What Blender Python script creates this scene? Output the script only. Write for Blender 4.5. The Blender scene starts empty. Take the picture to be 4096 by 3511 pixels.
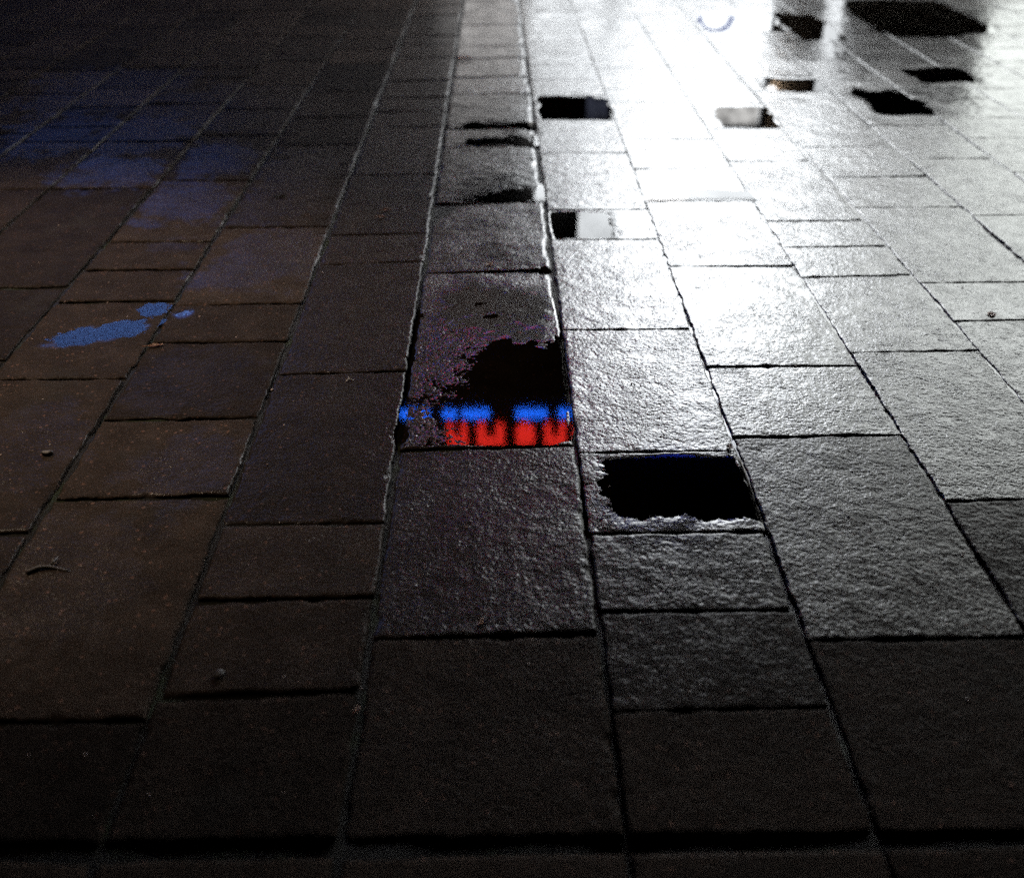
import bpy, bmesh, math, random
import numpy as np
from mathutils import Vector, Matrix

random.seed(11)
rng = np.random.default_rng(5)
scene = bpy.context.scene
COL = scene.collection
R = math.radians

# ------------------------------------------------------------------ helpers
def tag(o, label=None, cat=None, group=None, kind=None):
    if label: o['label'] = label
    if cat: o['category'] = cat
    if group: o['group'] = group
    if kind: o['kind'] = kind
    return o

def empty(name, loc):
    o = bpy.data.objects.new(name, None)
    o.location = loc
    COL.objects.link(o)
    return o

def link_mesh(name, me, mat, parent=None, loc=None):
    o = bpy.data.objects.new(name, me)
    if mat: me.materials.append(mat)
    COL.objects.link(o)
    if parent: o.parent = parent
    if loc is not None: o.location = loc
    return o

def from_bm(name, bm, mat, parent=None, smooth=False, loc=None):
    me = bpy.data.meshes.new(name)
    bmesh.ops.recalc_face_normals(bm, faces=bm.faces)
    bm.to_mesh(me); bm.free()
    if smooth:
        for p in me.polygons: p.use_smooth = True
    return link_mesh(name, me, mat, parent, loc)

def bm_box(bm, x0, x1, y0, y1, z0, z1, bev=0.0):
    r = bmesh.ops.create_cube(bm, size=1.0)
    for v in r['verts']:
        v.co = Vector((x0 + (v.co.x + .5) * (x1 - x0), y0 + (v.co.y + .5) * (y1 - y0), z0 + (v.co.z + .5) * (z1 - z0)))
    if bev:
        es = list({e for v in r['verts'] for e in v.link_edges})
        bmesh.ops.bevel(bm, geom=es, offset=bev, segments=2, affect='EDGES')

def box(name, x0, x1, y0, y1, z0, z1, mat, parent=None, bev=0.0):
    bm = bmesh.new(); bm_box(bm, x0, x1, y0, y1, z0, z1, bev)
    return from_bm(name, bm, mat, parent)

def tube(bm, pts, radii, n=10):
    rings = []
    for i, p in enumerate(pts):
        p = Vector(p)
        a = Vector(pts[max(i - 1, 0)]); b = Vector(pts[min(i + 1, len(pts) - 1)])
        d = (b - a).normalized()
        u = d.orthogonal().normalized() if i == 0 else (rings_u - d * rings_u.dot(d)).normalized()
        rings_u = u
        w = d.cross(u)
        rings.append([bm.verts.new(p + radii[i] * (u * math.cos(2 * math.pi * k / n) + w * math.sin(2 * math.pi * k / n))) for k in range(n)])
    for a, b in zip(rings, rings[1:]):
        for k in range(n):
            bm.faces.new((a[k], a[(k + 1) % n], b[(k + 1) % n], b[k]))
    bm.faces.new(rings[0][::-1]); bm.faces.new(rings[-1])

# value noise on numpy arrays, metres in, about -1..1 out
def _hash(ix, iy, s):
    h = (ix.astype(np.int64) * 374761393 + iy.astype(np.int64) * 668265263 + s * 1442695041) & 0x7fffffff
    h = ((h ^ (h >> 13)) * 1274126177) & 0x7fffffff
    h = h ^ (h >> 16)
    return (h & 0xffff) / 32767.5 - 1.0

def vnoise(x, y, lam, s):
    x = x / lam + s * 17.31; y = y / lam - s * 9.77
    ix = np.floor(x); iy = np.floor(y)
    fx = x - ix; fy = y - iy
    u = fx * fx * fx * (fx * (fx * 6 - 15) + 10); v = fy * fy * fy * (fy * (fy * 6 - 15) + 10)
    a = _hash(ix, iy, s); b = _hash(ix + 1, iy, s); c = _hash(ix, iy + 1, s); d = _hash(ix + 1, iy + 1, s)
    return (a * (1 - u) + b * u) * (1 - v) + (c * (1 - u) + d * u) * v

def rot_noise(x, y, lam, s, ang):
    c, sn = math.cos(ang), math.sin(ang)
    return vnoise(x * c - y * sn, x * sn + y * c, lam, s)

def sstep(t):
    t = np.clip(t, 0, 1)
    return t * t * (3 - 2 * t)

# ------------------------------------------------------------------ materials
def new_mat(name):
    m = bpy.data.materials.new(name); m.use_nodes = True
    nt = m.node_tree
    return m, nt, nt.nodes['Principled BSDF'], nt.nodes['Material Output']

def N(nt, typ, **kw):
    n = nt.nodes.new(typ)
    for k, v in kw.items(): setattr(n, k, v)
    return n

def mathn(nt, op, a, b=None, clamp=False):
    n = N(nt, 'ShaderNodeMath', operation=op, use_clamp=clamp)
    for i, v in enumerate((a, b)):
        if v is None: continue
        if isinstance(v, (int, float)): n.inputs[i].default_value = v
        else: nt.links.new(v, n.inputs[i])
    return n.outputs[0]

def noise(nt, vec, scale, detail=3, rough=.55):
    n = N(nt, 'ShaderNodeTexNoise'); n.inputs['Scale'].default_value = scale
    n.inputs['Detail'].default_value = detail; n.inputs['Roughness'].default_value = rough
    nt.links.new(vec, n.inputs['Vector'])
    return n.outputs['Fac']

def ramp(nt, fac, stops):
    n = N(nt, 'ShaderNodeValToRGB')
    el = n.color_ramp.elements
    while len(el) < len(stops): el.new(.5)
    for e, (p, c) in zip(el, stops):
        e.position = p; e.color = (*c, 1)
    nt.links.new(fac, n.inputs[0])
    return n.outputs[0]

def mixc(nt, fac, a, b, mode='MIX'):
    n = N(nt, 'ShaderNodeMix', data_type='RGBA', blend_type=mode)
    for i, v in ((0, fac), (6, a), (7, b)):
        if isinstance(v, (int, float)): n.inputs[i].default_value = v
        elif isinstance(v, tuple): n.inputs[i].default_value = (*v, 1)
        else: nt.links.new(v, n.inputs[i])
    return n.outputs[2]

def maprange(nt, v, a, b, c, d):
    n = N(nt, 'ShaderNodeMapRange'); n.interpolation_type = 'SMOOTHSTEP'
    nt.links.new(v, n.inputs[0])
    for i, x in enumerate((a, b, c, d)): n.inputs[i + 1].default_value = x
    return n.outputs[0]

def stone_material():
    m, nt, bs, out = new_mat('wet_stone')
    pos = N(nt, 'ShaderNodeNewGeometry').outputs['Position']
    wet = N(nt, 'ShaderNodeAttribute', attribute_name='wet').outputs['Fac']
    tone = N(nt, 'ShaderNodeAttribute', attribute_name='tone').outputs['Fac']
    big = noise(nt, pos, 9, 4, .6)
    c = ramp(nt, big, [(.3, (.0135, .0095, .007)), (.52, (.020, .0145, .011)), (.75, (.030, .0215, .0165))])
    fine = noise(nt, pos, 160, 3, .7)
    c = mixc(nt, maprange(nt, fine, .56, .72, 0, .75), c, (.085, .05, .035))
    c = mixc(nt, maprange(nt, fine, .44, .30, 0, .75), c, (.018, .015, .013))
    vo = N(nt, 'ShaderNodeTexVoronoi'); vo.inputs['Scale'].default_value = 75; nt.links.new(pos, vo.inputs['Vector'])
    sp = N(nt, 'ShaderNodeSeparateColor'); nt.links.new(vo.outputs['Color'], sp.inputs[0])
    speck = mathn(nt, 'MULTIPLY', maprange(nt, vo.outputs['Distance'], .42, .22, 0, 1), maprange(nt, sp.outputs[0], .90, .95, 0, 1))
    c = mixc(nt, mathn(nt, 'MULTIPLY', speck, .5), c, (.13, .07, .05))
    tn = N(nt, 'ShaderNodeMapRange'); nt.links.new(tone, tn.inputs[0])
    tn.inputs[3].default_value = .5; tn.inputs[4].default_value = 1.45
    mul = N(nt, 'ShaderNodeVectorMath', operation='SCALE'); nt.links.new(c, mul.inputs[0]); nt.links.new(tn.outputs[0], mul.inputs['Scale'])
    stain = noise(nt, pos, 3.2, 5, .65)
    c = mixc(nt, maprange(nt, stain, .55, .68, 0, .55), mul.outputs[0], (.020, .017, .014))
    c = mixc(nt, mathn(nt, 'MULTIPLY', wet, .5), c, mixc(nt, 1.0, c, (.45, .45, .5), 'MULTIPLY'))
    nt.links.new(c, bs.inputs['Base Color'])
    mott = noise(nt, pos, 14, 4, .6)
    wv = mathn(nt, 'MULTIPLY', wet, mathn(nt, 'ADD', .55, mathn(nt, 'MULTIPLY', mott, .9)), True)
    rg = N(nt, 'ShaderNodeMapRange'); nt.links.new(wv, rg.inputs[0]); rg.inputs[3].default_value = .85; rg.inputs[4].default_value = .5
    nt.links.new(rg.outputs[0], bs.inputs['Roughness'])
    bs.inputs['Specular IOR Level'].default_value = .03
    cw = N(nt, 'ShaderNodeMapRange'); nt.links.new(wv, cw.inputs[0]); cw.inputs[1].default_value = .03; cw.inputs[3].default_value = 0; cw.inputs[4].default_value = 1
    nt.links.new(cw.outputs[0], bs.inputs['Coat Weight'])
    cr = N(nt, 'ShaderNodeMapRange'); nt.links.new(wv, cr.inputs[0]); cr.inputs[3].default_value = .24; cr.inputs[4].default_value = COAT_R
    slick = N(nt, 'ShaderNodeAttribute', attribute_name='slick').outputs['Fac']
    nt.links.new(mathn(nt, 'MULTIPLY', cr.outputs[0], mathn(nt, 'SUBTRACT', 1.0, mathn(nt, 'MULTIPLY', slick, .8))), bs.inputs['Coat Roughness'])
    bs.inputs['Coat IOR'].default_value = 1.36
    wob = N(nt, 'ShaderNodeVectorMath', operation='SCALE'); wob.inputs['Scale'].default_value = .006
    nz = N(nt, 'ShaderNodeTexNoise'); nz.inputs['Scale'].default_value = 90; nt.links.new(pos, nz.inputs['Vector'])
    nt.links.new(nz.outputs['Color'], wob.inputs[0])
    pw = N(nt, 'ShaderNodeVectorMath', operation='ADD'); nt.links.new(pos, pw.inputs[0]); nt.links.new(wob.outputs[0], pw.inputs[1])
    def domes(scale):
        v = N(nt, 'ShaderNodeTexVoronoi'); v.inputs['Scale'].default_value = scale; nt.links.new(pw.outputs[0], v.inputs['Vector'])
        sc = N(nt, 'ShaderNodeSeparateColor'); nt.links.new(v.outputs['Color'], sc.inputs[0])
        d = mathn(nt, 'MULTIPLY', v.outputs['Distance'], v.outputs['Distance'])
        return mathn(nt, 'MULTIPLY', mathn(nt, 'SUBTRACT', .55, d), mathn(nt, 'ADD', .12, mathn(nt, 'MULTIPLY', mathn(nt, 'MULTIPLY', sc.outputs[0], sc.outputs[1]), mathn(nt, 'ADD', .5, sc.outputs[2]))))
    patchy = maprange(nt, noise(nt, pos, 6, 4, .65), .33, .66, .3, 1.35)
    h = mathn(nt, 'ADD', mathn(nt, 'MULTIPLY', domes(105), 2.6), mathn(nt, 'MULTIPLY', domes(200), 1.2))
    h = mathn(nt, 'MULTIPLY', h, patchy)
    h = mathn(nt, 'ADD', h, mathn(nt, 'MULTIPLY', noise(nt, pos, 420, 2, .6), .35))
    b = N(nt, 'ShaderNodeBump'); b.inputs['Strength'].default_value = .55; b.inputs['Distance'].default_value = .0016
    nt.links.new(h, b.inputs['Height']); nt.links.new(b.outputs[0], bs.inputs['Normal'])
    b2 = N(nt, 'ShaderNodeBump'); nt.links.new(mathn(nt, 'MULTIPLY', mathn(nt, 'SUBTRACT', .36, mathn(nt, 'MULTIPLY', slick, .32)), mathn(nt, 'ADD', .55, mathn(nt, 'MULTIPLY', tone, .9))), b2.inputs['Strength']); b2.inputs['Distance'].default_value = .0023
    nt.links.new(h, b2.inputs['Height']); nt.links.new(b2.outputs[0], bs.inputs['Coat Normal'])
    return m

def joint_material():
    m, nt, bs, out = new_mat('joint_grit')
    pos = N(nt, 'ShaderNodeNewGeometry').outputs['Position']
    g = noise(nt, pos, 260, 3, .7)
    c = ramp(nt, g, [(.3, (.003, .0025, .002)), (.7, (.013, .011, .008))])
    mo = noise(nt, pos, 6, 4, .6)
    c = mixc(nt, maprange(nt, mo, .52, .64, 0, .75), c, (.012, .018, .004))
    nt.links.new(c, bs.inputs['Base Color']); bs.inputs['Roughness'].default_value = .7
    px = N(nt, 'ShaderNodeSeparateXYZ'); nt.links.new(pos, px.inputs[0]); nt.links.new(maprange(nt, px.outputs[0], .1, .6, .04, 1), bs.inputs['Coat Weight']); bs.inputs['Coat Roughness'].default_value = .22; bs.inputs['Specular IOR Level'].default_value = .1
    b = N(nt, 'ShaderNodeBump'); b.inputs['Distance'].default_value = .004; nt.links.new(g, b.inputs['Height'])
    nt.links.new(b.outputs[0], bs.inputs['Normal'])
    return m

def water_material(name='puddle_water', rough=.012, ripple=0.0):
    m, nt, bs, out = new_mat(name)
    nt.nodes.remove(bs)
    gl = N(nt, 'ShaderNodeBsdfGlossy'); gl.inputs['Roughness'].default_value = rough
    tr = N(nt, 'ShaderNodeBsdfTransparent'); tr.inputs[0].default_value = (.55, .52, .48, 1)
    fr = N(nt, 'ShaderNodeFresnel'); fr.inputs['IOR'].default_value = 1.333
    mx = N(nt, 'ShaderNodeMixShader')
    nt.links.new(fr.outputs[0], mx.inputs[0]); nt.links.new(tr.outputs[0], mx.inputs[1]); nt.links.new(gl.outputs[0], mx.inputs[2])
    if ripple:
        pos = N(nt, 'ShaderNodeNewGeometry').outputs['Position']
        b = N(nt, 'ShaderNodeBump'); b.inputs['Distance'].default_value = ripple
        nt.links.new(noise(nt, pos, 260, 3, .6), b.inputs['Height'])
        nt.links.new(b.outputs[0], gl.inputs['Normal'])
    nt.links.new(mx.outputs[0], out.inputs[0])
    return m

def plain(name, col, rough=.6, metal=0.0, var=.25, scale=12, bump=0.0):
    m, nt, bs, out = new_mat(name)
    pos = N(nt, 'ShaderNodeTexCoord').outputs['Object']
    n = noise(nt, pos, scale, 4, .6)
    lo = tuple(c * (1 - var) for c in col); hi = tuple(min(1, c * (1 + var)) for c in col)
    nt.links.new(ramp(nt, n, [(.3, lo), (.7, hi)]), bs.inputs['Base Color'])
    bs.inputs['Roughness'].default_value = rough; bs.inputs['Metallic'].default_value = metal
    if bump:
        b = N(nt, 'ShaderNodeBump'); b.inputs['Distance'].default_value = bump
        nt.links.new(n, b.inputs['Height']); nt.links.new(b.outputs[0], bs.inputs['Normal'])
    return m

def glow(name, col, strength, var=0.0, scale=1.5):
    m, nt, bs, out = new_mat(name)
    bs.inputs['Base Color'].default_value = (.05, .05, .05, 1)
    bs.inputs['Emission Color'].default_value = (*col, 1)
    if var:
        pos = N(nt, 'ShaderNodeNewGeometry').outputs['Position']
        n = noise(nt, pos, scale, 3, .5)
        nt.links.new(maprange(nt, n, .3, .7, strength * (1 - var), strength * (1 + var)), bs.inputs['Emission Strength'])
    else:
        bs.inputs['Emission Strength'].default_value = strength
    return m

COAT_R = .10
STONE = stone_material()
JOINT = joint_material()
WATER = water_material()
RIPPLED = water_material('rippled_water', .02, .000018)
FILM = water_material('thin_water_film', .16, .0003)

# ------------------------------------------------------------------ pavement layout (metres; y runs away from the camera, x to the right)
LINES = [-1.56, -1.138, -.686, -.277, .211, .645, 1.121, 1.54]
w = .47
while LINES[0] > -7.6:
    LINES.insert(0, LINES[0] - w); w = .42 if w == .47 else .47
w = .47
while LINES[-1] < 7.6:
    LINES.append(LINES[-1] + w); w = .42 if w == .47 else .47
iA = LINES.index(-1.138)
KNOWN = {   # joints of the courses nearest the camera, by course index relative to iA
    -4: [3.9, 4.672, 5.3], -3: [2.9, 3.348, 4.424, 5.156], -2: [3.348, 4.424, 5.156, 5.9],
    -1: [1.36, 1.917, 2.672, 3.225, 3.505, 3.783, 4.534, 5.25],
    0: [1.326, 2.055, 2.435, 2.91, 3.197, 3.936, 5.078, 5.6],
    1: [1.389, 1.669, 1.942, 2.697, 3.553, 3.853, 4.6, 5.392, 5.709],
    2: [1.545, 2.273, 3.464, 4.215, 5.036, 5.345, 6.095],
    3: [1.338, 1.617, 1.893, 2.245, 2.981, 3.78, 4.122, 4.928, 5.537, 6.037],
    4: [1.526, 2.317, 2.719, 3.505, 4.215, 4.672, 5.156],
    5: [2.013, 2.807, 3.405, 3.69, 3.975, 4.786, 5.345, 5.847],
    6: [1.55, 2.33, 3.029, 3.343, 4.134, 4.541, 5.01, 6.13, 6.527],
    7: [1.4, 2.1, 3.1, 4.027, 4.809, 5.4],
}
FRONT = 1.045     # one wide joint runs right across the near edge
LENS = [.29, .42, .55, .72, .38, .80, .62]

# wet patches that lie on single slabs (cx, cy, rx, ry, amount)
DAMP = [(-1.81, 4.66, .24, .24, .8), (-1.37, 4.25, .2, .28, .85), (-.92, 3.6, .21, .28, .8), (-1.36, 4.85, .19, .3, .75),
        (-.93, 4.5, .2, .5, .6), (-1.85, 5.3, .3, .35, .5), (-2.3, 5.3, .25, .4, .5), (-2.3, 6.2, .5, .6, .3), (-1.5, 5.8, .5, .5, .3),
        (-.82, 2.2, .15, .18, .55), (-.46, 2.3, .2, .34, .55), (-.46, 3.1, .2, .4, .5), (-.93, 2.65, .2, .2, .3), (-1.3, 2.3, .14, .22, .4),
        (-1.1, 1.75, .25, .25, .35), (-1.25, 3.75, .12, .1, .35), (-.45, 4.2, .2, .4, .35)]

# hollows that hold water: x0, x1, y0, y1, fade widths (left, right, near, far), depth in mm, label
HOLLOWS = [
    (.225, .650, 5.50, 6.03, .02, .02, .05, .12, 5, 'dark oblong puddle beside the bright seam, mirroring a bluish stand-in panel on its far half'),
    (.222, .52, 3.79, 4.12, .02, .10, .03, .06, 5, 'small puddle half black and half pale grey against the bright slab edge'),
    (.655, 1.16, 4.215, 4.40, .04, .05, .008, .07, 5, 'narrow puddle mirroring a brilliant white lamp along one slab end'),
    (1.18, 1.54, 5.36, 5.84, .10, .02, .02, .15, 5, 'pale puddle with soft grey shop display mirrored in it'),
    (1.62, 2.00, 6.12, 6.53, .05, .04, .015, .14, 5, 'thin puddle mirroring a brown post beside a white globe'),
    (1.56, 2.22, 7.92, 8.85, .14, .10, .06, .25, 5, 'farthest white puddle with a blue arc mirrored in it'),
    (2.20, 2.58, 7.60, 8.72, .04, .06, .05, .2, 5, 'brown tinted puddle far off between white reflections'),
    (2.82, 3.84, 7.70, 9.36, .2, .15, .1, .3, 6, 'large black puddle at the far edge mirroring the dark doorway'),
    (2.10, 2.50, 5.60, 6.36, .08, .12, .04, .5, 5, 'streaky dark puddle below the large black far one'),
    (2.60, 3.06, 6.33, 6.80, .06, .1, .03, .25, 5, 'slim dark puddle ending in a sharp near rim'),
    (-.30, .212, 2.283, 3.20, .30, .02, .006, .62, 2.9, 'puddle mirroring blue and red sign lights'),
    (.205, .650, 1.89, 2.238, .16, .012, .13, .035, 3.6, 'large black puddle filling the sunken slab at centre right'),
    (-.272, .212, 5.045, 5.26, .25, .01, .006, .20, 3.2, 'black water strip along a slab end, second farthest beside the bright seam'),
    (-.272, .212, 4.222, 4.47, .30, .01, .006, .22, 3.2, 'black water strip along a slab end just above the bright grey slab'),
    (-.272, .212, 5.352, 5.50, .26, .01, .006, .13, 3.2, 'black water strip along a slab end, farthest beside the bright seam'),
]
TILT = {2: -1.1, 1: -.8, 3: .6, 4: .5}     # roll of whole courses, degrees (positive leans to the right)

DAMP_GAIN = .48
FILMS = [   # cx, cy, rx, ry, angle, label
    (-1.33, 2.97, .205, .088, .42, 'bright blue lens of water across the brown slab at the left'),
    (-1.195, 3.16, .055, .06, .5, 'small blue water spot against the joint above the bright blue one'),
    (-1.085, 3.12, .042, .05, .3, 'faint blue water spot just across the joint from the bright blue one'),
]
SLICK = [   # smoother, water-filled stone: cx, cy, rx, ry, amount
    (2.9, 7.6, 1.05, 2.3, .62), (1.6, 6.2, .5, 1.0, .3), (-.03, 2.87, .32, .74, .95), (.45, 2.08, .27, .25, .85), (.05, 5.25, .3, .3, .6), (.05, 4.4, .3, .25, .5),
    (1.9, 8.4, .5, .8, .3), (.9, 4.3, .3, .2, .6), (.44, 4.0, .24, .25, .6), (.44, 5.8, .25, .35, .7)]
def slick_at(x, y):
    v = np.zeros_like(x)
    for cx, cy, rx, ry, a in SLICK:
        q = np.sqrt(((x - cx) / rx) ** 2 + ((y - cy) / ry) ** 2) + .25 * rot_noise(x, y, .22, 31, .6)
        v = np.maximum(v, a * sstep((1.15 - q) / .6))
    return v

def hollow_depth(x, y):
    wx_ = .018 * rot_noise(x, y, .11, 41, .5) + .03 * rot_noise(x, y, .3, 43, .2) * sstep((y - 5) / 2)
    wy_ = .02 * rot_noise(x, y, .13, 42, .9) + .09 * rot_noise(x, y, .35, 44, .8) * sstep((y - 5) / 2)
    x = x + wx_ * 1.0; y0_ = y; y = y + wy_
    d = np.zeros_like(x)
    for (x0, x1, y0, y1, fl, fr, fn, ff, dep, _l) in HOLLOWS:
        m = sstep((x - x0) / fl) * sstep((x1 - x) / fr) * sstep((y - y0) / fn) * sstep((y1 - y) / ff)
        d = np.maximum(d, m * dep * .001)
    x = x - wx_; y = y0_
    for cx, cy, rx, ry, an, _l in FILMS:
        c_, s_ = math.cos(an), math.sin(an)
        a, b = ((x - cx) * c_ + (y - cy) * s_) / rx, (-(x - cx) * s_ + (y - cy) * c_) / ry
        d = np.maximum(d, .0020 * sstep((1.05 + .22 * rot_noise(x, y, .035, 71, .4) - np.sqrt(a * a + b * b)) / .6))
    return d

def wet_at(x, y, base):
    wv = np.full_like(x, base)
    for cx, cy, rx, ry, a in DAMP:
        q = ((np.abs(x - cx) / rx) ** 3 + (np.abs(y - cy) / ry) ** 3) ** (1 / 3)
        q = q + .35 * rot_noise(x, y, .09, 51, .4) + .25 * rot_noise(x, y, .03, 52, .8)
        wv = np.maximum(wv, a * DAMP_GAIN * sstep((1.3 - q) / .6))
    return wv

slabs = []   # (column rel, x0, x1, ya_left, ya_right, yb_left, yb_right)
JW = .0055
for c in range(len(LINES) - 1):
    k = c - iA
    js = list(KNOWN.get(k, []))
    if not js: js = [1.3 + random.random() * .5]
    js.sort()
    # fill wide gaps
    out = [js[0]]
    for j in js[1:]:
        if j - out[-1] > 1.25: out.append(out[-1] + (j - out[-1]) * random.uniform(.4, .6))
        out.append(j)
    js = out
    while js[-1] < 13.4: js.append(js[-1] + random.choice(LENS) * random.uniform(.95, 1.05))
    while js[0] - FRONT > .85: js.insert(0, js[0] - random.choice((.42, .55, .62)))
    if js[0] - FRONT < .12: js.pop(0)
    back = [FRONT - .55 - random.random() * .1]
    while back[0] > -1.2: back.insert(0, back[0] - random.choice(LENS))
    js = back + [FRONT] + js
    x0, x1 = LINES[c], LINES[c + 1]
    edges = []
    for j in js:
        sk = .0 if j == FRONT else random.uniform(.0, .022)
        edges.append((j, j - sk * .22, j + sk * .22))
    for a, b in zip(edges, edges[1:]):
        jw = JW * 1.35 if k < 2 else JW if k < 3 or a[0] < 1.8 else (.003 if k > 4 else .0019)
        ga = .018 if a[0] == FRONT else jw * random.uniform(.7, 1.3)
        gb = .018 if b[0] == FRONT else jw * random.uniform(.7, 1.3)
        slabs.append((k, x0 + jw * random.uniform(.7, 1.4), x1 - jw * random.uniform(.7, 1.4), a[1] + ga, a[2] + ga, b[1] - gb, b[2] - gb))

# camera: hand-held at 1.5 m, looking down at the paving
CAM_H, PITCH, YAW, FOC = 1.5, 32.945, .86, 2014 / 2072
def project(x, y, z=0.0):
    p, yw = R(PITCH), R(YAW)
    X = x * math.cos(yw) - y * math.sin(yw); Y = x * math.sin(yw) + y * math.cos(yw)
    d = Y * math.cos(p) + (CAM_H - z) * math.sin(p)
    if d < .05: return None
    dn = (CAM_H - z) * math.cos(p) - Y * math.sin(p)
    return (.5 + FOC * X / d, .5 * 877 / 1024 + FOC * dn / d)

def share(s):
    """how large a slab shows: area of its outline cut to the frame (coarse count)."""
    n = 0
    k, x0, x1, al, ar, bl, br = s
    for i in range(5):
        for j in range(5):
            u, v = (i + .5) / 5, (j + .5) / 5
            q = project(x0 + (x1 - x0) * u, (al + (ar - al) * u) * (1 - v) + (bl + (br - bl) * u) * v)
            if q and 0 <= q[0] <= 1 and 0 <= q[1] <= 877 / 1024: n += 1
    q = project((x0 + x1) / 2, (al + bl) / 2)
    if not q or n == 0: return 0
    yc = max((al + bl) / 2, .3)
    dist = math.hypot(yc, CAM_H)
    return n / 25 * (x1 - x0) * (bl - al) * CAM_H / dist ** 3

def slab_arrays(s, res):
    k, x0, x1, al, ar, bl, br = s
    wx, wy = x1 - x0, (bl + br - al - ar) / 2
    def axis(L):
        n = max(3, int(L / res))
        mid = list(np.linspace(.012, L - .012, n))
        pre = [0, .0012, .003, .0065] if res < .03 else [0, .004]
        return np.array(pre + mid + [L - p for p in reversed(pre)]) / L
    u = axis(wx); v = axis(wy)
    U, V = np.meshgrid(u, v)
    x = x0 + wx * U
    ylo = al + (ar - al) * U; yhi = bl + (br - bl) * U
    y = ylo + (yhi - ylo) * V
    # worn outline
    ed = np.minimum(np.minimum(U, 1 - U) * wx, np.minimum(V, 1 - V) * wy)
    pull = sstep(1 - ed / .03) * .0036
    wob = rot_noise(x, y, .05, 3, .4) + .6 * rot_noise(x, y, .017, 4, 1.1)
    x = x + pull * wob * np.where(U < .5, 1, -1); y = y + pull * wob * np.where(V < .5, 1, -1)
    # surface
    z = .0009 * rot_noise(x, y, .13, 1, .3) + .0006 * rot_noise(x, y, .034, 2, .9)
    if res < .02:
        gr = GRAIN * (1 - .75 * slick_at(x, y) * (1 - sstep((.05 - x) / .2) * (np.abs(x + .03) < .3) * (np.abs(y - 2.6) < .4)))
        gr = gr * (1 + .9 * sstep((.08 - x) / .2) * (np.abs(x + .03) < .3) * (np.abs(y - 2.65) < .4))
        z = z + gr * .45 * rot_noise(x, y, .0125, 6, .5) + gr * .75 * rot_noise(x, y, .0072, 7, 1.3)
    rad = .0075 + .003 * rot_noise(x, y, .06, 9, .2)
    if k >= 3: rad = rad * .6
    if k in WORN: rad = rad + ((1 - U) * wx < .05) * (sstep((y - 3.1) / .45) * (WORN[k] * (1 + .4 * rot_noise(x, y, .09, 9, .2) + .45 * rot_noise(x, y, .37, 19, .2)) - rad))   # kerb-like worn right edges
    t = np.clip(1 - ed / rad, 0, 1)
    z = z - rad * .85 * (1 - np.sqrt(np.clip(1 - t * t, 0, 1)))
    chip = np.clip(rot_noise(x, y, .045, 12, .7) - .55, 0, 1) * sstep(1 - ed / .022) * .012
    z = z - chip * (.25 if k >= 3 else 1)
    z = z - hollow_depth(x, y)
    return x, y, z, U.shape

GRAIN = .00058
WORN = {0: .006, 1: .009, 2: .034, 5: .014, 6: .014, 7: .014}
rank = sorted(range(len(slabs)), key=lambda i: -share(slabs[i]))
PARTS = set(rank[:100])

pav = bpy.data.meshes.new('pavement')
xs = np.concatenate([np.linspace(-30, -3, 40), np.linspace(-2.97, 3.5, 260), np.linspace(3.6, 30, 40)]); ys = np.concatenate([np.linspace(-6, .8, 12), np.linspace(.82, 6, 220), np.linspace(6.2, 14, 30)])
gx, gy = np.meshgrid(xs, ys)
gz = np.full_like(gx, -.0105) + .0060 * sstep((gx - .1) / .5) * sstep((gy - 1.7) / .6) + .0035 * vnoise(gx, gy, .16, 8) + .002 * vnoise(gx, gy, .05, 18) 
gz = np.minimum(gz, -.0045)
def grid_faces(shape, off=0):
    ny, nx = shape
    i = np.arange(ny * nx).reshape(ny, nx) + off
    return np.stack([i[:-1, :-1], i[:-1, 1:], i[1:, 1:], i[1:, :-1]], -1).reshape(-1, 4)
def fill_mesh(me, co, faces, attrs=None, smooth=True):
    me.vertices.add(len(co)); me.vertices.foreach_set('co', co.astype(np.float32).ravel())
    me.loops.add(faces.size); me.loops.foreach_set('vertex_index', faces.astype(np.int32).ravel())
    me.polygons.add(len(faces))
    me.polygons.foreach_set('loop_start', np.arange(0, faces.size, 4, dtype=np.int32))
    if smooth: me.polygons.foreach_set('use_smooth', np.ones(len(faces), dtype=bool))
    me.update(calc_edges=True)
    for k, a in (attrs or {}).items():
        at = me.attributes.new(k, 'FLOAT', 'POINT'); at.data.foreach_set('value', a.astype(np.float32).ravel())
fill_mesh(pav, np.stack([gx, gy, gz], -1).reshape(-1, 3), grid_faces(gx.shape))
pavement = link_mesh('pavement', pav, JOINT)
tag(pavement, 'wet paving of long stone slabs with dark mossy joints', 'pavement', kind='structure')

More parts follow.
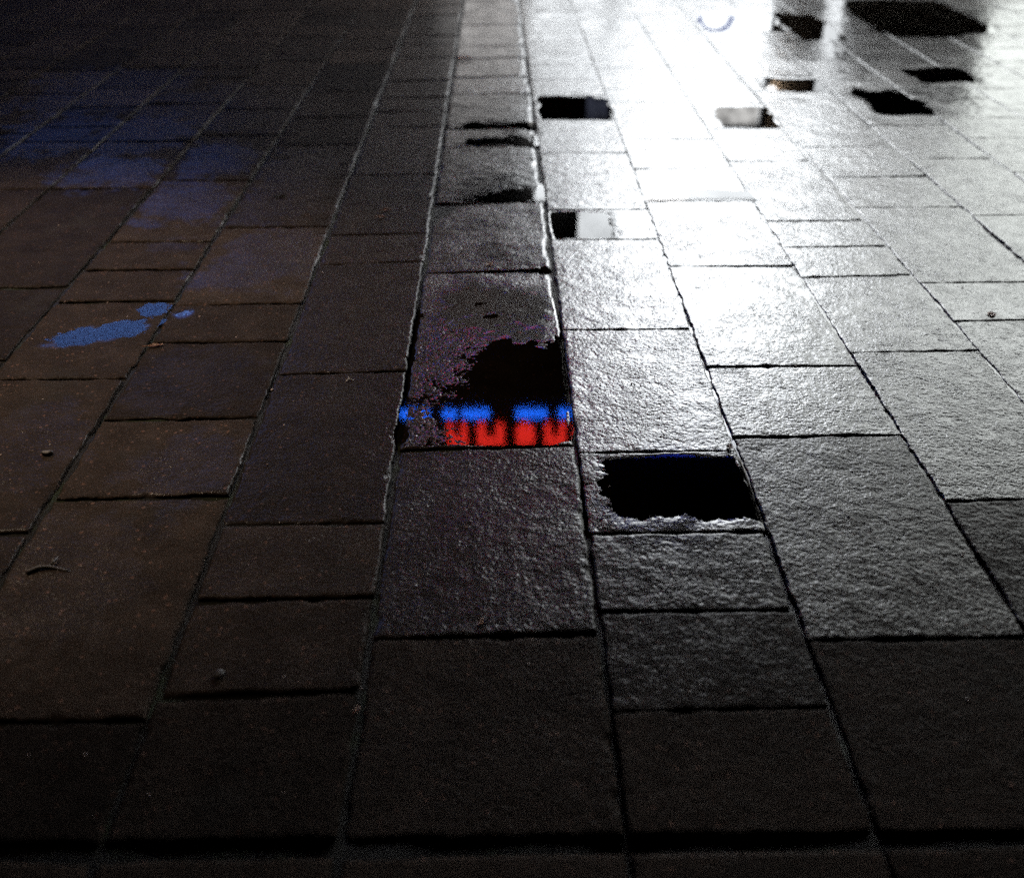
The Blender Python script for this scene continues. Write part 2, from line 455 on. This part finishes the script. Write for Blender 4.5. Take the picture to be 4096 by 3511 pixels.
def slab_mesh(s, res, centre):
    k, x0, x1, al, ar, bl, br = s
    x, y, z, shp = slab_arrays(s, res)
    cx, cy = centre
    mid_y = (al + bl) / 2
    # each slab has settled a little on its own
    h = abs(hash((round(x0, 3), round(al, 3)))) % 10007 / 10007
    roll = TILT.get(k, 0) + (vnoise(np.array([x0 * 7]), np.array([al * 5]), .31, 21)[0]) * .55
    pit = vnoise(np.array([x0 * 5]), np.array([al * 7]), .29, 22)[0] * .45
    sag = vnoise(np.array([x0 * 3]), np.array([al * 3]), .27, 23)[0] * .0012
    wetslab = (hollow_depth(x, y).max() > .001)
    if wetslab: roll = pit = 0; 
    for key, (rr, pp) in SET.items():
        if abs(key[0] - (x0 + x1) / 2) < .12 and al - .02 < key[1] < bl + .02: roll, pit = rr, pp
    z = z - math.tan(R(roll)) * (x - (x0 + x1) / 2) - math.tan(R(pit)) * (y - (al + bl) / 2) + sag
    base = .06 if mid_y < 5.5 else .0
    mx = (x0 + x1) / 2
    if mx > -.75: base = .28
    if mx > -.3: base = .80
    if mx > .2: base = .95
    wv = wet_at(x, y, base * float(np.clip(((al + bl) / 2 - 1.2) / 1.2, .05, 1)))
    if k in WORN: wv = np.maximum(wv, sstep((x - (x1 - .03)) / .02) * (.3, .5, .9)[min(max(k, 0), 2)] * sstep((y - 3.1) / .45) * (.75 + .5 * rot_noise(x, y, .2, 61, .3)))
    tone = np.full_like(x, .5 + .5 * vnoise(np.array([x0 * 9]), np.array([al * 11]), .37, 24)[0])
    ny, nx = shp
    co = np.stack([x - cx, y - cy, z], -1).reshape(-1, 3)
    faces = [grid_faces(shp)]
    # skirt down into the joint
    loop = np.concatenate([np.arange(nx), np.arange(1, ny) * nx + nx - 1, (ny - 1) * nx + np.arange(nx - 2, -1, -1), np.arange(ny - 2, 0, -1) * nx])
    low = co[loop].copy(); low[:, 2] = -.05
    n0 = len(co); m = len(loop); idx = np.arange(m)
    faces.append(np.stack([loop, n0 + idx, n0 + (idx + 1) % m, np.roll(loop, -1)], -1))
    co = np.concatenate([co, low])
    hd = sstep(hollow_depth(x, y) / .0019)
    wv = np.maximum(wv, hd * .95)
    sl = np.maximum(slick_at(x, y), .97 * hd).ravel()
    att = {'slick': np.concatenate([sl, sl[loop]]), 'wet': np.concatenate([wv.ravel(), wv.ravel()[loop] * .3]), 'tone': np.concatenate([tone.ravel(), tone.ravel()[loop]])}
    return co, np.concatenate(faces), att

SET = {(-.03, 3.7): (-1.9, .5)}    # (x, y) inside a slab -> roll, pitch

NAMED = [   # labels for slabs that look unlike the rest
    ((.43, 2.1), 'sunken slab with a black puddle in it'),
    ((-.03, 2.6), 'slab under the red and blue reflection'),
    ((-.03, 3.8), 'grey glinting slab with a bright right edge'),
    ((.9, 3.0), 'broad white gleaming slab'),
    ((-1.3, 3.0), 'brown slab with a bright blue wet patch'),
    ((-1.37, 4.2), 'slab with a dim blue sheen'),
    ((.9, 1.9), 'grey bumpy slab right of the black puddle'),
]
far_co, far_f, far_a, far_n = [], [], {'wet': [], 'tone': [], 'slick': []}, 0
for i, s in enumerate(slabs):
    cx, cy = (s[1] + s[2]) / 2, (s[3] + s[5]) / 2
    if i in PARTS:
        pts = [(s[1], s[3]), (s[2], s[3]), (s[1], s[5]), (s[2], s[5])]
        d = math.hypot(cx, cy)
        res = .0032 if d < 3.2 else (.0045 if d < 5 else .007)
        if cx < -.7 and not (-1.6 < cx and 2.6 < cy < 3.4): res = max(res, .005)
        co, f, a = slab_mesh(s, res, (cx, cy))
        me = bpy.data.meshes.new('paving_slab')
        fill_mesh(me, co, f, a)
        o = link_mesh('paving_slab', me, STONE, pavement, (cx, cy, 0))
        for (px, py), lab in NAMED:
            if s[1] < px < s[2] and s[3] < py < s[5]: o['label'] = lab
    else:
        sh = share(s)
        res = .006 if sh > 0 and cy < 1.2 else (.009 if sh > 0 and cy < 10 else .06)
        co, f, a = slab_mesh(s, res, (0, 0))
        far_co.append(co); far_f.append(f + far_n); far_n += len(co)
        for q in a: far_a[q].append(a[q])
me = bpy.data.meshes.new('distant_paving')
fill_mesh(me, np.concatenate(far_co), np.concatenate(far_f), {q: np.concatenate(v) for q, v in far_a.items()})
o = link_mesh('distant_paving', me, STONE, pavement)
o['kind'] = 'stuff'

# ------------------------------------------------------------------ puddles: level sheets of water in the hollows
def puddle(x0, x1, y0, y1, z, label, mat=WATER, group='puddles on the paving'):
    nx, ny = 24, 24
    # outline: a rounded, slightly wavering rectangle with a low rim, so the sheet has a bottom too
    bm = bmesh.new()
    cx, cy = (x0 + x1) / 2, (y0 + y1) / 2
    rx, ry = (x1 - x0) / 2, (y1 - y0) / 2
    ring = []
    n = 72
    for q in range(n):
        t = 2 * math.pi * q / n
        c_, s_ = math.cos(t), math.sin(t)
        r = 1 / (abs(c_) ** 14 + abs(s_) ** 14) ** (1 / 14)
        ring.append((rx * r * c_, ry * r * s_))
    top = [bm.verts.new((a, b, 0)) for a, b in ring]
    bm.faces.new(top)
    o = from_bm('puddle', bm, mat, None, loc=(cx, cy, z))
    tag(o, label, 'puddle', group)
    return o
for (x0, x1, y0, y1, fl, fr, fn, ff, dep, lab) in HOLLOWS:
    lvl = -.0016 if dep > 3 else -.0012
    puddle(x0, x1, y0, y1, lvl, lab, RIPPLED if 'sign' in lab else WATER)

# ------------------------------------------------------------------ small litter on the slabs
leafm = plain('leaf_brown', (.22, .10, .05), .5, var=.4, scale=60)
leafp = plain('leaf_pale', (.42, .27, .20), .5, var=.3, scale=60)
darkm = plain('rotten_dark', (.02, .014, .01), .6, var=.4, scale=60)
mossm = plain('moss_green', (.035, .045, .012), .9, var=.5, scale=90)
twigm = plain('twig_bark', (.35, .30, .25), .6, var=.3, scale=80)

def leaf(x, y, L, W, rot, mat, label, name='fallen_leaf', cat='leaf', group='leaves and scraps on the paving', curl=.2):
    bm = bmesh.new()
    n, m = 10, 6
    g = []
    for i in range(n + 1):
        t = i / n
        half = W / 2 * math.sin(math.pi * min(1, t * .94 + .04)) ** .8 * (1 + .18 * math.sin(t * 21))
        row = []
        for j in range(m + 1):
            s = j / m * 2 - 1
            zz = .004 + curl * L * (abs(s) ** 1.6 * .25 + (t - .5) ** 2 * .5) + .0015 * math.sin(9 * t + 4 * s)
            row.append(bm.verts.new(((t - .5) * L, s * half, zz)))
        g.append(row)
    for i in range(n):
        for j in range(m):
            bm.faces.new((g[i][j], g[i + 1][j], g[i + 1][j + 1], g[i][j + 1]))
    r = bmesh.ops.solidify(bm, geom=bm.faces[:], thickness=.0006)
    root = from_bm(name, bm, mat, None, smooth=True, loc=(x, y, .0))
    root.rotation_euler.z = rot
    bm = bmesh.new()
    tube(bm, [(-L * .5 - L * .3, .1 * L, .003), (-L * .5, 0, .005), (-L * .1, 0, .0055), (L * .45, 0, .005 + curl * L * .1)], [.0009, .0011, .0009, .0004], 6)
    from_bm('stalk', bm, mat, root, smooth=True)
    tag(root, label, cat, group)
    return root

def twig(x, y, L, rot, mat, label, rad=.0022):
    bm = bmesh.new()
    pts = [(L * (t - .5), .18 * L * math.sin(3.2 * t + .4), .0045 + .003 * math.sin(5 * t)) for t in [i / 8 for i in range(9)]]
    tube(bm, pts, [rad * (1 - .55 * i / 8) for i in range(9)], 7)
    p = Vector(pts[4])
    tube(bm, [p, p + Vector((.12 * L, .14 * L, .002)), p + Vector((.2 * L, .3 * L, .003))], [rad * .6, rad * .5, rad * .25], 6)
    o = from_bm('twig', bm, mat, None, smooth=True, loc=(x, y, 0))
    o.rotation_euler.z = rot
    return tag(o, label, 'twig', 'leaves and scraps on the paving')

def pebble(x, y, r, mat, label):
    bm = bmesh.new()
    bmesh.ops.create_icosphere(bm, subdivisions=3, radius=1)
    sd = x * 31.7
    for v in bm.verts:
        c = v.co
        k = 1 + .16 * math.sin(2.3 * c.x + sd) + .12 * math.sin(3.1 * c.y - sd) + .08 * math.sin(5 * c.z + sd)
        v.co = Vector((c.x * r * 1.25 * k, c.y * r * k, c.z * r * .7 * k))
    o = from_bm('pebble', bm, mat, None, smooth=True, loc=(x, y, r * .45))
    return tag(o, label, 'pebble', 'leaves and scraps on the paving')

def moss(x, y, label):
    bm = bmesh.new()
    for i in range(90):
        a = random.random() * 6.28; d = .02 * math.sqrt(random.random())
        bx, by = d * math.cos(a) * 1.5, d * math.sin(a)
        h = random.uniform(.006, .012); t = random.random() * 6.28
        p0 = bm.verts.new((bx - .0015 * math.cos(t), by - .0015 * math.sin(t), 0)); p1 = bm.verts.new((bx + .0015 * math.cos(t), by + .0015 * math.sin(t), 0))
        p2 = bm.verts.new((bx + .004 * math.cos(a), by + .004 * math.sin(a), h))
        bm.faces.new((p0, p1, p2))
    o = from_bm('moss_tuft', bm, mossm, None, loc=(x, y, 0))
    return tag(o, label, 'moss')

leaf(-.217, 7.04, .11, .055, .1, leafp, 'pale pinkish leaf lying far off near the tall bright seam')
leaf(-.478, 4.12, .034, .018, .2, leafm, 'small reddish brown leaf scrap, farther of a touching pair')
leaf(-.492, 4.04, .032, .018, -.1, leafm, 'small reddish brown leaf scrap, nearer of a touching pair')
leaf(-.03, 3.53, .036, .024, .9, leafp, 'tan leaf scrap at the near end of the grey glinting slab')
leaf(1.69, 3.07, .036, .03, 1.2, leafp, 'pale leaf scrap on the grey slab at the right margin')
leaf(.628, 2.262, .028, .018, 1.3, leafm, 'brown leaf bit at the far corner of the black puddle')
leaf(-.043, 1.586, .026, .012, 1.2, leafm, 'tan leaf sliver on the dim slab below centre')
leaf(-.282, 1.345, .02, .010, 1.2, leafp, 'tiny pale leaf sliver at a dark slab corner')
leaf(-1.11, 2.88, .05, .018, .2, leafm, 'curled brown leaf near the joint beside the bright blue patch')
twig(-.452, 2.642, .03, .9, twigm, 'pale bent twig below a cross joint in the middle')
twig(-1.038, 1.765, .095, .25, darkm, 'black twig lying across the lower left slab', .006)
pebble(-1.224, 2.256, .011, darkm, 'black pebble on the left slab above the black twig')
pebble(-.573, 1.442, .009, darkm, 'black pebble on the dark slab near the lower left')
moss(-.966, 4.298, 'dark green moss tuft on a slab of the upper left')

bm = bmesh.new()
for i in range(240):
    gx_, gy_ = random.uniform(-2.2, 2.2), random.uniform(1.1, 5.0)
    r_ = random.uniform(.0012, .0032) * (1.5 if random.random() < .06 else 1)
    rr = bmesh.ops.create_icosphere(bm, subdivisions=1, radius=r_)
    sx, sy, sz = random.uniform(.7, 1.5), random.uniform(.7, 1.5), random.uniform(.5, .9)
    for v in rr['verts']: v.co = Vector((v.co.x * sx + gx_, v.co.y * sy + gy_, v.co.z * sz + r_ * .3))
grit = from_bm('grit', bm, plain('grit_stone', (.16, .10, .075), .5, var=.7, scale=40))
tag(grit, 'loose grains of reddish grit strewn over the slabs', 'grit', kind='stuff')

# thin films of water that hold the blue light
def film(cx, cy, rx, ry, ang, label):
    bm = bmesh.new()
    n = 64; vs = []
    for q in range(n):
        t = 2 * math.pi * q / n
        r = 1 + .10 * math.sin(3 * t + 1) + .06 * math.sin(7 * t + cx * 9) + .04 * math.sin(13 * t)
        a, b = rx * r * math.cos(t), ry * r * math.sin(t)
        vs.append(bm.verts.new((a * math.cos(ang) - b * math.sin(ang), a * math.sin(ang) + b * math.cos(ang), 0)))
    bm.faces.new(vs)
    o = from_bm('puddle', bm, FILM, None, loc=(cx, cy, -.0016))
    tag(o, label, 'puddle', 'thin films of blue lit water')
for f_ in FILMS: film(*f_)

# ------------------------------------------------------------------ the street front the wet stones mirror
Y0 = 14.0
wallm = plain('dark_render', (.035, .032, .030), .9, var=.3, scale=3, bump=.01)
framem = plain('frame_paint', (.02, .02, .022), .4, var=.2)
brownm = plain('brown_wood', (.32, .23, .15), .5, var=.35, scale=8)
building = empty('shop_building', (3.0, Y0, 0))
def bpart(name, x0, x1, z0, z1, dy0, dy1, mat, parent=None, bev=0.0):
    p = parent or building
    o = box(name, x0 - 3.0, x1 - 3.0, dy0, dy1, z0, z1, mat, p, bev)
    return o
tag(building, 'dark shop building with brilliantly lit ground floor windows across the paving', 'building')
bpart('wall', -16, 16, 0, 12.5, .35, .9, wallm)
bpart('roof', -16.3, 16.3, 12.5, 12.9, .1, 2.5, framem)
def lit_window(x0, x1, z0, z1, mat, bars=1, name='window'):
    fr = bmesh.new()
    t = .06
    for a in ((x0 - t, x1 + t, z0 - t, z0), (x0 - t, x1 + t, z1, z1 + t), (x0 - t, x0, z0, z1), (x1, x1 + t, z0, z1)):
        bm_box(fr, a[0] - 3.0, a[1] - 3.0, .2, .349, a[2], a[3])
    for b in range(bars):
        xb = x0 + (x1 - x0) * (b + 1) / (bars + 1)
        bm_box(fr, xb - .02 - 3.0, xb + .02 - 3.0, .21, .29, z0, z1)
    f = from_bm(name, fr, framem, building)
    bpart('lit_interior', x0, x1, z0, z1, .30, .348, mat, f)
    return f
cool = (.93, .97, 1.0)
lit_window(1.62, 3.72, .60, 2.45, glow('shop_light', cool, 5, .25), 1, 'shop_window')
lit_window(1.20, 1.74, 3.62, 6.1, glow('dimmed_light', cool, 7, .2), 0)
lit_window(1.87, 4.6, 3.62, 7.5, glow('upper_light', cool, 25, .2), 2)
lit_window(-.75, .35, .45, 1.9, glow('low_left_light', (.98, .95, .93), 1.6, .3, 2), 1)
lit_window(.47, 1.5, .45, 1.62, glow('low_light', cool, 4, .3, 2), 1, 'shop_window')
lit_window(4.42, 4.66, .3, 2.45, glow('side_light', cool, 3), 0)
lit_window(4.75, 6.5, 2.75, 4.6, glow('over_door_light', (.93, .95, .95), 4, .2), 1)
lit_window(6.65, 11.5, .5, 4.4, glow('right_shop_light', (.92, .97, .93), 3.4, .25), 4, 'shop_window')
lit_window(4.9, 11.5, 4.95, 7.6, glow('upstairs_light', (.93, .97, .95), 10, .3), 4)
lit_window(-3.4, -.95, .9, 3.8, glow('curtained_light', (1.0, .85, .78), .25, .4, .9), 3)
fas = bpart('sign_fascia', .55, 4.6, 2.56, 3.5, .12, .349, glow('fascia_light', cool, 8, .12))
pst = bpart('door_post', 3.80, 4.36, 0, 2.5, .18, .349, brownm)
dr = bpart('door', 4.74, 6.45, 0, 2.62, .25, .349, plain('door_dark', (.012, .010, .009), .6))
bpart('handle', 4.86, 4.9, .9, 1.3, .19, .249, plain('steel', (.4, .4, .4), .3, 1.0), dr)
pier = bpart('pier', .12, 1.24, 1.97, 2.5, .10, .349, wallm)
pos_ = bpart('figure_panel', 1.27, 1.56, 1.72, 2.5, .22, .349, glow('figure_glow', (.25, .28, .42), .35, .6, 4))  # made-up glowing panel standing in for a bluish figure
for zx, zz, rr in ((3.80, 1.96, .07),):
    bm = bmesh.new(); bmesh.ops.create_uvsphere(bm, u_segments=20, v_segments=12, radius=rr)
    bmesh.ops.translate(bm, verts=bm.verts, vec=(zx - 3.0, .12, zz))
    from_bm('globe_light', bm, glow('globe', (1, 1, 1), 30), building, smooth=True)
bpart('strip_light', 2.05, 2.75, 3.3, 3.47, .04, .119, glow('strip', (1, 1, 1), 26))
# display behind the shop window
bpart('display_panel', 3.0, 3.7, 2.1, 2.44, .26, .299, glow('display', (.85, .84, .82), 3.2, .5, 5))
bm = bmesh.new()
pts = [(2.95 - 3.0 + .22 * math.cos(a), .25, 1.0 + .2 * math.sin(a)) for a in [math.pi * i / 14 for i in range(15)]]
tube(bm, pts, [.03] * 15, 8)
from_bm('display_arch', bm, glow('display_blue', (.1, .2, .75), 1.2), building, smooth=True)

# red and blue light sign high on the wall
sign = empty('light_sign', (.25, Y0 + .05, 6.9))
tag(sign, 'oblong sign of red light blocks above blue light bars on the dark wall', 'sign')
box('sign_box', -2.05, 1.25, .1, .299, 0.0, 1.0, framem, sign, .02)
redm = glow('sign_red', (1.0, .03, .02), 15); bluem = glow('sign_blue', (.012, .14, 1.0), 24)
for a, b in ((-1.9, -1.4), (-1.2, -.95), (-.88, -.4), (.02, .55), (.72, .95)):
    box('blue_bar', a, b, .03, .099, .17, .32, bluem, sign, .03)
def red_block(a, b, hole):
    bm = bmesh.new()
    if hole:
        t = (b - a) * .3
        bm_box(bm, a, a + t, .03, .099, .46, .88); bm_box(bm, b - t, b, .03, .099, .46, .88)
        bm_box(bm, a + t, b - t, .031, .098, .72, .879)
    else:
        bm_box(bm, a, b, .03, .099, .46, .88, .05)
    from_bm('red_block', bm, redm, sign)
for a, b, h in ((-1.12, -.80, 1), (-.62, -.17, 1), (.03, .34, 0), (.52, .86, 1), (1.02, 1.18, 0)):
    red_block(a, b, h)
# dim blue neon further along
neon = bpart('neon_tube', 1.9, 4.6, 7.9, 8.05, .2, .30, glow('neon_blue', (.04, .08, 1.0), 7.0))

# blue screen on the left part of the front
screen = empty('blue_screen', (-6.2, Y0, 0))
tag(screen, 'large dim blue advertising screen on the left of the dark front', 'screen')
box('screen_housing', -2.6, 2.6, .15, .349, 2.3, 6.4, framem, screen, .02)
box('lit_panel', -2.5, 2.5, .10, .149, 2.4, 6.3, glow('screen_blue', (.10, .15, .62), 1.2, .4, .7), screen)
box('boost_panel', -1.5, 1.9, .06, .0985, 4.85, 6.1, glow('screen_boost', (.15, .34, .95), 4.8, .3, .7), screen)  # brighter panel added to boost the reflection in the blue film

# unseen street lamp, added to throw warm light on the left slabs
lamp = empty('added_street_lamp', (-6.4, 4.6, 0))
tag(lamp, 'added, unseen street lamp with a warm downward head left of the paving', 'street lamp')
bm = bmesh.new()
tube(bm, [(0, 0, 0), (0, 0, .9), (0, 0, 5.4)], [.09, .07, .05], 14)
from_bm('pole', bm, framem, lamp, smooth=True)
bm = bmesh.new()
tube(bm, [(0, 0, 5.3), (.3, -.05, 5.75), (.9, -.15, 5.95), (1.7, -.3, 5.95)], [.045, .04, .035, .03], 12)
from_bm('arm', bm, framem, lamp, smooth=True)
box('lamp_head', 1.45, 2.15, -.47, -.13, 5.86, 5.98, framem, lamp, .03)
box('lens', 1.55, 2.05, -.43, -.17, 5.835, 5.859, glow('lamp_warm', (1, .72, .45), 4), lamp)
ld = bpy.data.lights.new('added_lamp_light', 'SPOT')
ld.energy = 2900; ld.color = (1, .78, .58); ld.spot_size = R(33); ld.spot_blend = 1.0; ld.shadow_soft_size = .12
lo = bpy.data.objects.new('added_lamp_light', ld); COL.objects.link(lo)
lo.location = (-4.6, 4.3, 5.80)
lo.rotation_euler = (Vector((-1.75, 3.1, 0)) - lo.location).to_track_quat('-Z', 'Y').to_euler()

# far ground sheet to the horizon
bm = bmesh.new()
bmesh.ops.create_grid(bm, x_segments=8, y_segments=8, size=220)
g = from_bm('ground', bm, plain('asphalt', (.03, .03, .03), .7, scale=20), loc=(0, 0, -.09))
tag(g, 'dark asphalt reaching away past the paving', 'ground', kind='structure')

# ------------------------------------------------------------------ night sky
wd = bpy.data.worlds.new('World'); scene.world = wd; wd.use_nodes = True
nt = wd.node_tree
sky = N(nt, 'ShaderNodeTexSky'); sky.sky_type = 'NISHITA'; sky.sun_disc = False
sky.sun_elevation = R(-6); sky.sun_rotation = R(160)
nt.links.new(sky.outputs[0], nt.nodes['Background'].inputs[0])
nt.nodes['Background'].inputs[1].default_value = .05

# ------------------------------------------------------------------ camera
cd = bpy.data.cameras.new('camera'); cam = bpy.data.objects.new('camera', cd); COL.objects.link(cam)
cd.sensor_width = 36; cd.sensor_fit = 'HORIZONTAL'; cd.lens = 36 * FOC
cam.location = (0, 0, CAM_H)
cam.rotation_euler = (R(90 - PITCH), 0, R(-YAW))
cd.clip_end = 1000; cd.clip_start = .05
cd.dof.use_dof = True; cd.dof.focus_distance = 2.85; cd.dof.aperture_fstop = 1.4
scene.camera = cam

scene.view_settings.view_transform = 'Standard'; scene.view_settings.look = 'None'
scene.view_settings.gamma = 1; scene.view_settings.exposure = 0
scene.render.engine = 'CYCLES'
scene.cycles.max_bounces = 6; scene.cycles.diffuse_bounces = 2; scene.cycles.glossy_bounces = 3; scene.cycles.transparent_max_bounces = 8
scene.cycles.caustics_reflective = False; scene.cycles.caustics_refractive = False
scene.cycles.use_denoising = False
scene.cycles.sample_clamp_indirect = 4; scene.cycles.sample_clamp_direct = 7
